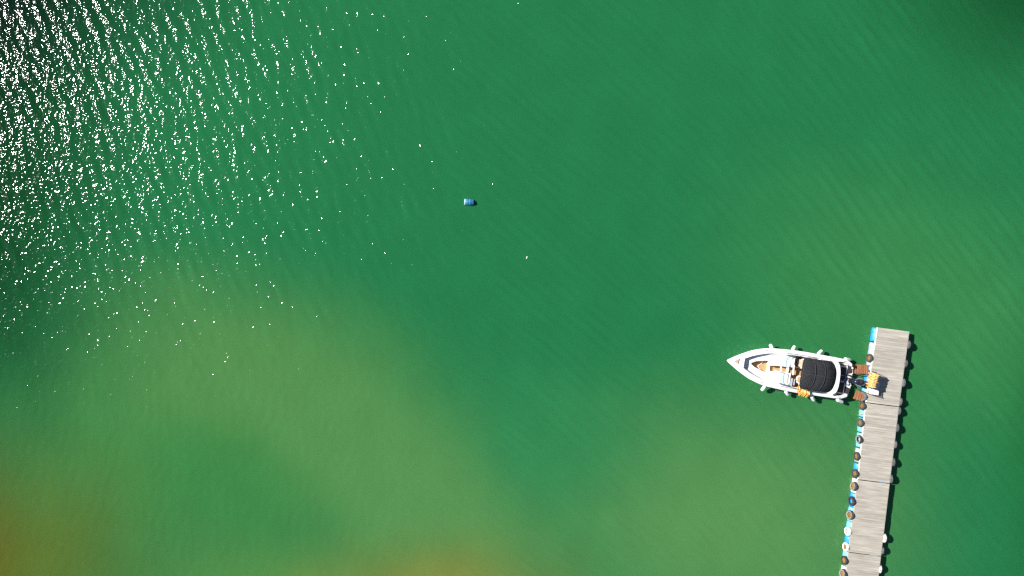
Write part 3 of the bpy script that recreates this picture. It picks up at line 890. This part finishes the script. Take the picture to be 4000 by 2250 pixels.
hoop = [Vector((cx[1] + 0.2, cy - hwid * 1.04, sheer(2.6) + 0.03))] + [Vector((bx(0, t) - 0.02, cy + hwid * t, bz(0, t, 0) - 0.03)) for t in np.linspace(-1, 1, 20)] + [Vector((cx[1] + 0.2, cy + hwid * 1.04, sheer(2.6) + 0.03))]
part('canopy_bow', finish(tube_bm(hoop, 0.014, 6), 'canopy_bow', M['steel']))

# ------------------------------------------------------------------ fenders along the hull
def capsule_bm(a, b, r, seg=14):
    a, b = Vector(a), Vector(b); d = (b - a)
    L = d.length
    prof = []
    for k in range(6):
        t = -math.pi / 2 + k / 5 * math.pi / 2
        prof.append((max(r * math.cos(t), 0.0), r * math.sin(t) * 0.9 + r * 0.9))
    for k in range(6):
        t = k / 5 * math.pi / 2
        prof.append((max(r * math.cos(t), 0.0), L - r * 0.9 + r * 0.9 * math.sin(t)))
    prof = [(0.02, -0.045), (0.028, -0.01)] + prof[1:] if True else prof
    bm = revolve_bm([(0, -0.05)] + prof, seg)
    m = d.to_track_quat('Z', 'Y').to_matrix().to_4x4(); m.translation = a
    bmesh.ops.transform(bm, matrix=m, verts=bm.verts)
    return bm
fend = [
    ((3017, 1361), (3008, 1345), 'white fender on the boat side away from the jackets, nearest the bow'),
    ((3096, 1368), (3105, 1352), 'white fender on the upper boat side beside the windscreen'),
    ((3195, 1385), (3211, 1369), 'white fender on the upper boat side beside the black canopy'),
    ((3299, 1402), (3320, 1406), 'white fender lying along the upper stern corner of the boat'),
    ((2989, 1507), (2975, 1526), 'white fender on the lower boat side, nearest the bow'),
    ((3068, 1527), (3079, 1543), 'white fender on the lower boat side just ahead of the orange jackets'),
    ((3168, 1547), (3180, 1565), 'white fender on the lower boat side just behind the orange jackets'),
    ((3268, 1561), (3292, 1571), 'white fender at the lower stern corner of the boat'),
]
for (a, b, lab) in fend:
    A, B = W(*a, 0.72), W(*b, 0.45)
    root = W((a[0] + b[0]) / 2, (a[1] + b[1]) / 2, 0.5)
    o = link('fender', finish(capsule_bm(A - root, B - root, 0.115), 'fender', M['fender']), None, root)
    tag(o, lab, 'fender', 'white fenders round the boat')
    inb = (Vector((boat.location.x, boat.location.y, 0)) + Matrix.Rotation(BA, 3, 'Z') @ Vector((3.9, 0, 0)))
    # cord up to the gunwale
    q = _inv @ (Vector((A.x, A.y, 0)) - Vector((SB.x, SB.y, 0)))
    y_ = math.copysign(hw(q.x) - 0.12, q.y)
    top = Matrix.Rotation(BA, 3, 'Z') @ Vector((q.x, y_, 0)) + Vector((SB.x, SB.y, sheer(q.x) + 0.04))
    link('cord', finish(tube_bm(smooth_curve([A - root, (A - root).lerp(top - root, 0.6) + Vector((0, 0, 0.08)), top - root], 8), 0.009, 5), 'cord', M['rope_w']), o)

# ------------------------------------------------------------------ life jackets
def jacket_panel(name, w, h, th, m, neck=0.0, shoulder=0.0):
    """A puffy quilted panel in local XZ, thickness along Y, hanging down from z = 0."""
    bm = bmesh.new(); nx, nz = 10, 12
    F, Bk = [], []
    for i in range(nz + 1):
        v = i / nz
        rf, rb = [], []
        for j in range(nx + 1):
            u = -1 + 2 * j / nx
            half = w / 2 * (1 - 0.10 * math.sin(math.pi * min(1, v * 1.4)) - shoulder * max(0, 0.25 - v) * 2.0)
            x = u * half
            z = -v * h - (neck * math.exp(-(u / 0.35) ** 2) * (1 - v) ** 3)
            seam = 0.62 + 0.38 * abs(math.sin(math.pi * v * 3.0)) ** 0.5
            edge = (max(0, 1 - abs(u) ** 4) * max(0, 1 - abs(2 * v - 1) ** 6)) ** 0.5
            y = th / 2 * edge * seam + 0.004
            rf.append(bm.verts.new((x, y, z))); rb.append(bm.verts.new((x, -y, z)))
        F.append(rf); Bk.append(rb)
    for G, fl_ in ((F, False), (Bk, True)):
        for i in range(nz):
            for j in range(nx):
                q = (G[i][j], G[i][j + 1], G[i + 1][j + 1], G[i + 1][j])
                bm.faces.new(q[::-1] if fl_ else q)
    rim = [(i, 0) for i in range(nz + 1)] + [(nz, j) for j in range(1, nx + 1)] + [(i, nx) for i in range(nz - 1, -1, -1)] + [(0, j) for j in range(nx - 1, 0, -1)]
    for a, b in zip(rim, rim[1:] + rim[:1]):
        try: bm.faces.new((F[a[0]][a[1]], F[b[0]][b[1]], Bk[b[0]][b[1]], Bk[a[0]][a[1]]))
        except ValueError: pass
    return finish(bm, name, m, angle=70)
back_me = jacket_panel('back_panel', 0.52, 0.52, 0.05, M['jack_o'], neck=0.05, shoulder=0.3)
front_me = jacket_panel('front_panel', 0.25, 0.50, 0.06, M['jack_y'], neck=0.0, shoulder=0.25)
belt_me = finish(box_bm(0.49, 0.09, 0.03), 'belt', M['jack_o'], bevel=0.006, seg=1)
coll_me = finish(tube_bm(smooth_curve([(-0.20, 0.02, -0.03), (-0.12, -0.01, 0.025), (0, -0.02, 0.035), (0.12, -0.01, 0.025), (0.20, 0.02, -0.03)], 12), 0.038, 8), 'collar', M['jack_y'])
def jacket(m, label, group, yellow_back=False):
    root = empty('life_jacket'); root.matrix_world = m
    tag(root, label, 'life jacket', group)
    link('back_panel', back_me, root, (0, -0.02, 0))
    for sx in (-1, 1): link('front_panel', front_me, root, (sx * 0.132, 0.026, -0.01))
    link('belt', belt_me, root, (0, 0.005, -0.40))
    link('collar', coll_me, root, (0, 0, 0.0))
    return root

ORD = ['nearest the dock tip', 'second from the dock tip', 'third from the dock tip', 'fourth from the dock tip', 'fifth from the dock tip', 'sixth from the dock tip', 'seventh from the dock tip', 'eighth from the dock tip', 'ninth from the dock tip', 'tenth, farthest from the dock tip']
# rack at the dock edge: rail, posts, feet
rk_a, rk_b = W(3420, 1461, 1.55), W(3409, 1512, 1.55)
rdir = (rk_b - rk_a).normalized()
rack = empty('jacket_rack', ((rk_a.x + rk_b.x) / 2, (rk_a.y + rk_b.y) / 2, DECK), math.atan2(rdir.y, rdir.x))
tag(rack, 'grey pipe rack at the dock edge carrying the row of orange life jackets', 'rack')
rl = (rk_b - rk_a).length / 2 + 0.09
RZ = 1.60 - DECK
link('rail', finish(tube_bm([(-rl, 0, RZ), (rl, 0, RZ)], 0.018, 8), 'rail', M['pipe']), rack)
for sx in (-1, 1):
    link('post', finish(tube_bm([(sx * rl, 0.32, 0.02), (sx * rl, 0.20, 0.5), (sx * rl, 0, RZ)], 0.018, 8), 'post', M['pipe']), rack)
    link('foot', finish(box_bm(0.07, 0.30, 0.03, (sx * rl, 0.40, 0.015)), 'foot', M['pipe'], bevel=0.006, seg=1), rack)
for i in range(10):
    t = i / 9
    p = rk_a.lerp(rk_b, t)
    ang = math.atan2(rdir.y, rdir.x) + R(90) + R(random.uniform(-4, 4)) + R(3)
    m = Matrix.Translation((p.x + random.uniform(-.06, .06), p.y, 1.58 + random.uniform(-.03, .02))) @ Matrix.Rotation(ang, 4, 'Z') @ Matrix.Rotation(R(random.uniform(-7, 7)), 4, 'X')
    m = m @ Matrix.Scale(0.9, 4)
    jacket(m, 'yellow orange life jacket hanging on the dock rack, ' + ORD[i], 'life jackets on the dock rack')

# jackets slung over the boat's lower gunwale
OB = ['first from the bow', 'second from the bow', 'third from the bow', 'fourth from the bow', 'fifth from the bow', 'sixth from the bow', 'seventh, nearest the stern']
jb = [(3124, 1512), (3129, 1521), (3136, 1523), (3142, 1525), (3148, 1527), (3154, 1529), (3161, 1530)]
for i, (x, y) in enumerate(jb):
    p = W(x, y, 1.06)
    yaw = BA + R(180) + R(100 + random.uniform(-8, 8) - (30 if i == 0 else 0))
    tilt = R(-62 if i else -80)
    # jacket plane tipped outboard: hangs from the gunwale down over the hull side
    m = Matrix.Translation(p) @ Matrix.Rotation(BA + R(90) + R(random.uniform(-10, 10)), 4, 'Z') @ Matrix.Rotation(R(random.uniform(-12, 12)), 4, 'X') @ Matrix.Rotation(R(-38 + random.uniform(-8, 8)), 4, 'Y') @ Matrix.Scale(0.82, 4)
    jacket(m, "orange life jacket slung over the boat's lower side by the canopy, " + OB[i], 'life jackets slung over the boat side')

# ------------------------------------------------------------------ white box on the dock beside the rack
bx_pts = [(3396, 1521), (3412, 1495), (3434, 1496), (3431, 1545), (3403, 1540)]
ctr = W(3418, 1520, 0.9)
root = empty('storage_box', (ctr.x, ctr.y, DECK), R(-6))
tag(root, 'white plastic storage box standing on the dock under the hanging jackets', 'box')
inv6 = Matrix.Rotation(R(6), 3, 'Z')
def lb(pts, h): return [(lambda q: (q.x, q.y))(inv6 @ (W(x, y, h) - Vector((ctr.x, ctr.y, h)))) for x, y in pts]
link('body', finish(prism_bm(lb([(3408, 1497), (3431, 1497), (3428, 1543), (3403, 1540)], 0.88), 0.004, 0.33), 'body', M['box'], bevel=0.02), root)
link('lid', finish(prism_bm(lb([(3409, 1495.5), (3434, 1496), (3432, 1521), (3406, 1519.5)], 0.93), 0.332, 0.38), 'lid', M['box_lid'], bevel=0.012), root)
link('lid', finish(prism_bm(lb([(3405.5, 1521), (3432, 1522.5), (3429, 1544), (3402, 1539)], 0.93), 0.332, 0.39), 'lid', M['box'], bevel=0.012), root)
link('handle', finish(tube_bm(smooth_curve([(0.16, 0.05, 0.38), (0.18, 0.05, 0.42), (0.18, -0.05, 0.42), (0.16, -0.05, 0.38)], 10), 0.012, 6), 'handle', M['pipe']), root)

# ------------------------------------------------------------------ slatted boarding steps between boat and dock
def slat_step(corners, nsl, z, label):
    """corners: boat-side top, dock-side top, dock-side bottom, boat-side bottom (photo px at height z)."""
    P = [W(x, y, z) for x, y in corners]
    c = sum(P, Vector()) / 4
    d = ((P[1] - P[0]) + (P[2] - P[3])).normalized()
    ang = math.atan2(d.y, d.x)
    root = empty('boarding_step', (c.x, c.y, 0), ang)
    tag(root, label, 'boarding step', 'slatted wooden boarding steps')
    iv = Matrix.Rotation(-ang, 3, 'Z')
    Q = [iv @ (p - c) for p in P]
    for i in range(nsl):
        a = (i + 0.08) / nsl; b = (i + 0.86) / nsl
        q = [Q[0].lerp(Q[1], a), Q[0].lerp(Q[1], b), Q[3].lerp(Q[2], b), Q[3].lerp(Q[2], a)]
        mid = sum(q, Vector()) / 4
        ll = (q[0] - q[3]).length
        me = finish(prism_bm([((v - mid).x, (v - mid).y) for v in q], -0.03, 0.0), 'slat', M['red_wood'], bevel=0.005, seg=1)
        # grain runs along the slat: rotate the mesh so its length is local X
        me.transform(Matrix.Rotation(R(-90), 4, 'Z'))
        link('slat', me, root, (mid.x, mid.y, z + random.uniform(-.006, .006)), (random.uniform(-.01, .01), 0, R(90)))
    for f in (0.12, 0.86):
        a, b = Q[0].lerp(Q[3], f), Q[1].lerp(Q[2], f)
        me = finish(tube_bm([(a.x, a.y, z - 0.07), (b.x + 0.25, b.y, z - 0.07)], 0.03, 6), 'bearer', M['pipe'])
        link('bearer', me, root)
slat_step([(3331, 1424), (3391, 1425), (3390, 1461), (3330, 1459)], 7, 0.42, 'upper brown slatted wooden step between the boat stern and the dock')
slat_step([(3345, 1524), (3380, 1535), (3371, 1569), (3332, 1557)], 4, 0.42, 'lower, tilted brown slatted wooden step beside the boat stern')

# steel pipes beside the steps
def pipe_thing(pts, r, label, name='mooring_pole', cat='pole', m='pipe'):
    P = [W(x, y, h) for x, y, h in pts]
    c = P[0].copy()
    o = link(name, finish(tube_bm([p - c for p in P], r, 8), name, M[m]), None, c)
    tag(o, label, cat)
    return o
pipe_thing([(3345, 1461.5, .50), (3366, 1465, .53), (3392, 1467, .60)], 0.026, 'short thin grey pipe along the upper slatted step')
o = pipe_thing([(3338, 1520, .50), (3358, 1523.5, .55), (3384, 1535, .66), (3410, 1544, .68), (3448, 1555, .68)], 0.028, 'long thin grey pipe running from the lower step across the dock')
P0 = W(3338, 1520, .5)
link('end_bar', finish(tube_bm([W(3444, 1553.5, .69) - P0, W(3446, 1530, .69) - P0], 0.02, 8), 'end_bar', M['pipe']), o)
for (x, y, h) in ((3366, 1465, .545), (3358, 1523, .565)):
    pass
link('clamp', finish(box_bm(0.10, 0.07, 0.07), 'clamp', M['steel'], bevel=0.015), o, W(3358, 1523.5, .57) - P0, (0, 0, R(-20)))

# navy bag and coil in the stern
bag = empty('kit_bag', (0, 0, 0)); p = W(3290, 1476, 0.62)
bag.location = (p.x, p.y, 0.545); bag.rotation_euler = (0, 0, BA + 0.5)
tag(bag, 'navy blue bag lying on the shaded stern platform of the boat', 'bag')
bm = bmesh.new(); bmesh.ops.create_icosphere(bm, subdivisions=4, radius=1.0)
for v in bm.verts:
    c = v.co
    f = 1 + 0.07 * math.sin(5 * c.x + 3 * c.y) + 0.05 * math.sin(9 * c.y - 4 * c.z)
    v.co = Vector((c.x * 0.24 * f, c.y * 0.15 * f, max(c.z, -0.75) * 0.13 * f + 0.10))
link('sack', finish(bm, 'sack', M['navy']), bag)
link('strap', finish(tube_bm(smooth_curve([(-.2, .02, .17), (-.05, .12, .235), (.1, .10, .23), (.21, 0, .15)], 14), 0.014, 6), 'strap', M['black']), bag)
for k, (dx, dy) in enumerate(((0, 0), )):
    p = W(3291, 1485, 0.6)
    pts = []
    for i in range(60):
        a = i * 0.42; r = 0.05 + 0.0017 * i
        pts.append((r * math.cos(a), r * math.sin(a), 0.014 + 0.03 * (i % 15) / 15))
    o = link('coiled_line', finish(tube_bm(pts, 0.013, 6), 'coiled_line', M['rope_w']), None, (p.x, p.y, 0.545))
    tag(o, 'pale coil of line beside the navy bag on the boat stern', 'rope')

# ------------------------------------------------------------------ yellow rope ends on the dock side
p0 = W(3371, 1615, 0.45)
for k, (pts, lab) in enumerate((
        ([(3372, 1613, .48), (3364, 1612, .40), (3357, 1610, .15), (3352, 1608.5, .02)], 'upper loose yellow rope end trailing into the water from the dock'),
        ([(3372, 1617, .48), (3364, 1619, .38), (3356, 1621, .12), (3350, 1622, .02)], 'lower loose yellow rope end trailing into the water from the dock'))):
    P = [W(*q) for q in pts]
    o = link('rope_end', finish(tube_bm(smooth_curve([q - P[0] for q in P], 14), 0.015, 6), 'rope_end', M['rope_y']), None, P[0])
    tag(o, lab, 'rope')

# ------------------------------------------------------------------ floating barrel
p = W(1833, 789, 0.12)
bar_ = empty('floating_barrel', (p.x, p.y, 0.03), R(-3))
tag(bar_, 'blue plastic barrel with a pale end drifting alone on the open water', 'barrel')
L, r = 0.60, 0.205
prof = [(0, -L / 2 + 0.06), (r * .86, -L / 2 + 0.06), (r * .97, -L / 2 + 0.03), (r, 0 - 0.14), (r + .012, -0.12), (r + .012, -0.10), (r + .004, -0.08), (r + .006, 0.04), (r + .015, 0.06), (r + .015, 0.08), (r, 0.10), (r * .96, L / 2 - 0.10), (r * .86, L / 2 - 0.03), (r * .6, L / 2), (0, L / 2)]
link('drum', finish(revolve_bm(prof, 28), 'drum', M['float_blue']), bar_, (0, 0, 0), (0, R(90), 0))
prof = [(0, -L / 2), (r * .80, -L / 2), (r * .90, -L / 2 - .012), (r * .985, -L / 2 + 0.01), (r * .985, -L / 2 + 0.058), (0, -L / 2 + 0.058)]
link('end_cap', finish(revolve_bm(prof, 28), 'end_cap', M['float_cap']), bar_, (0, 0, 0), (0, R(90), 0))

# small white float
p = W(2058.5, 1006, 0.03)
bm = bmesh.new()
for dy, rr in ((0.038, 0.042), (-0.04, 0.046)):
    q = bmesh.ops.create_icosphere(bm, subdivisions=3, radius=rr)
    for v in q['verts']: v.co += Vector((dy * 0.3, dy, 0.02))
tube_bm([(0.012, 0.03, 0.02), (-0.012, -0.03, 0.02)], 0.025, 8, bm=bm)
o = link('float', finish(bm, 'float', M['fender']), None, (p.x, p.y, 0.01))
tag(o, 'tiny white float drifting on open water right of the blue barrel', 'float')
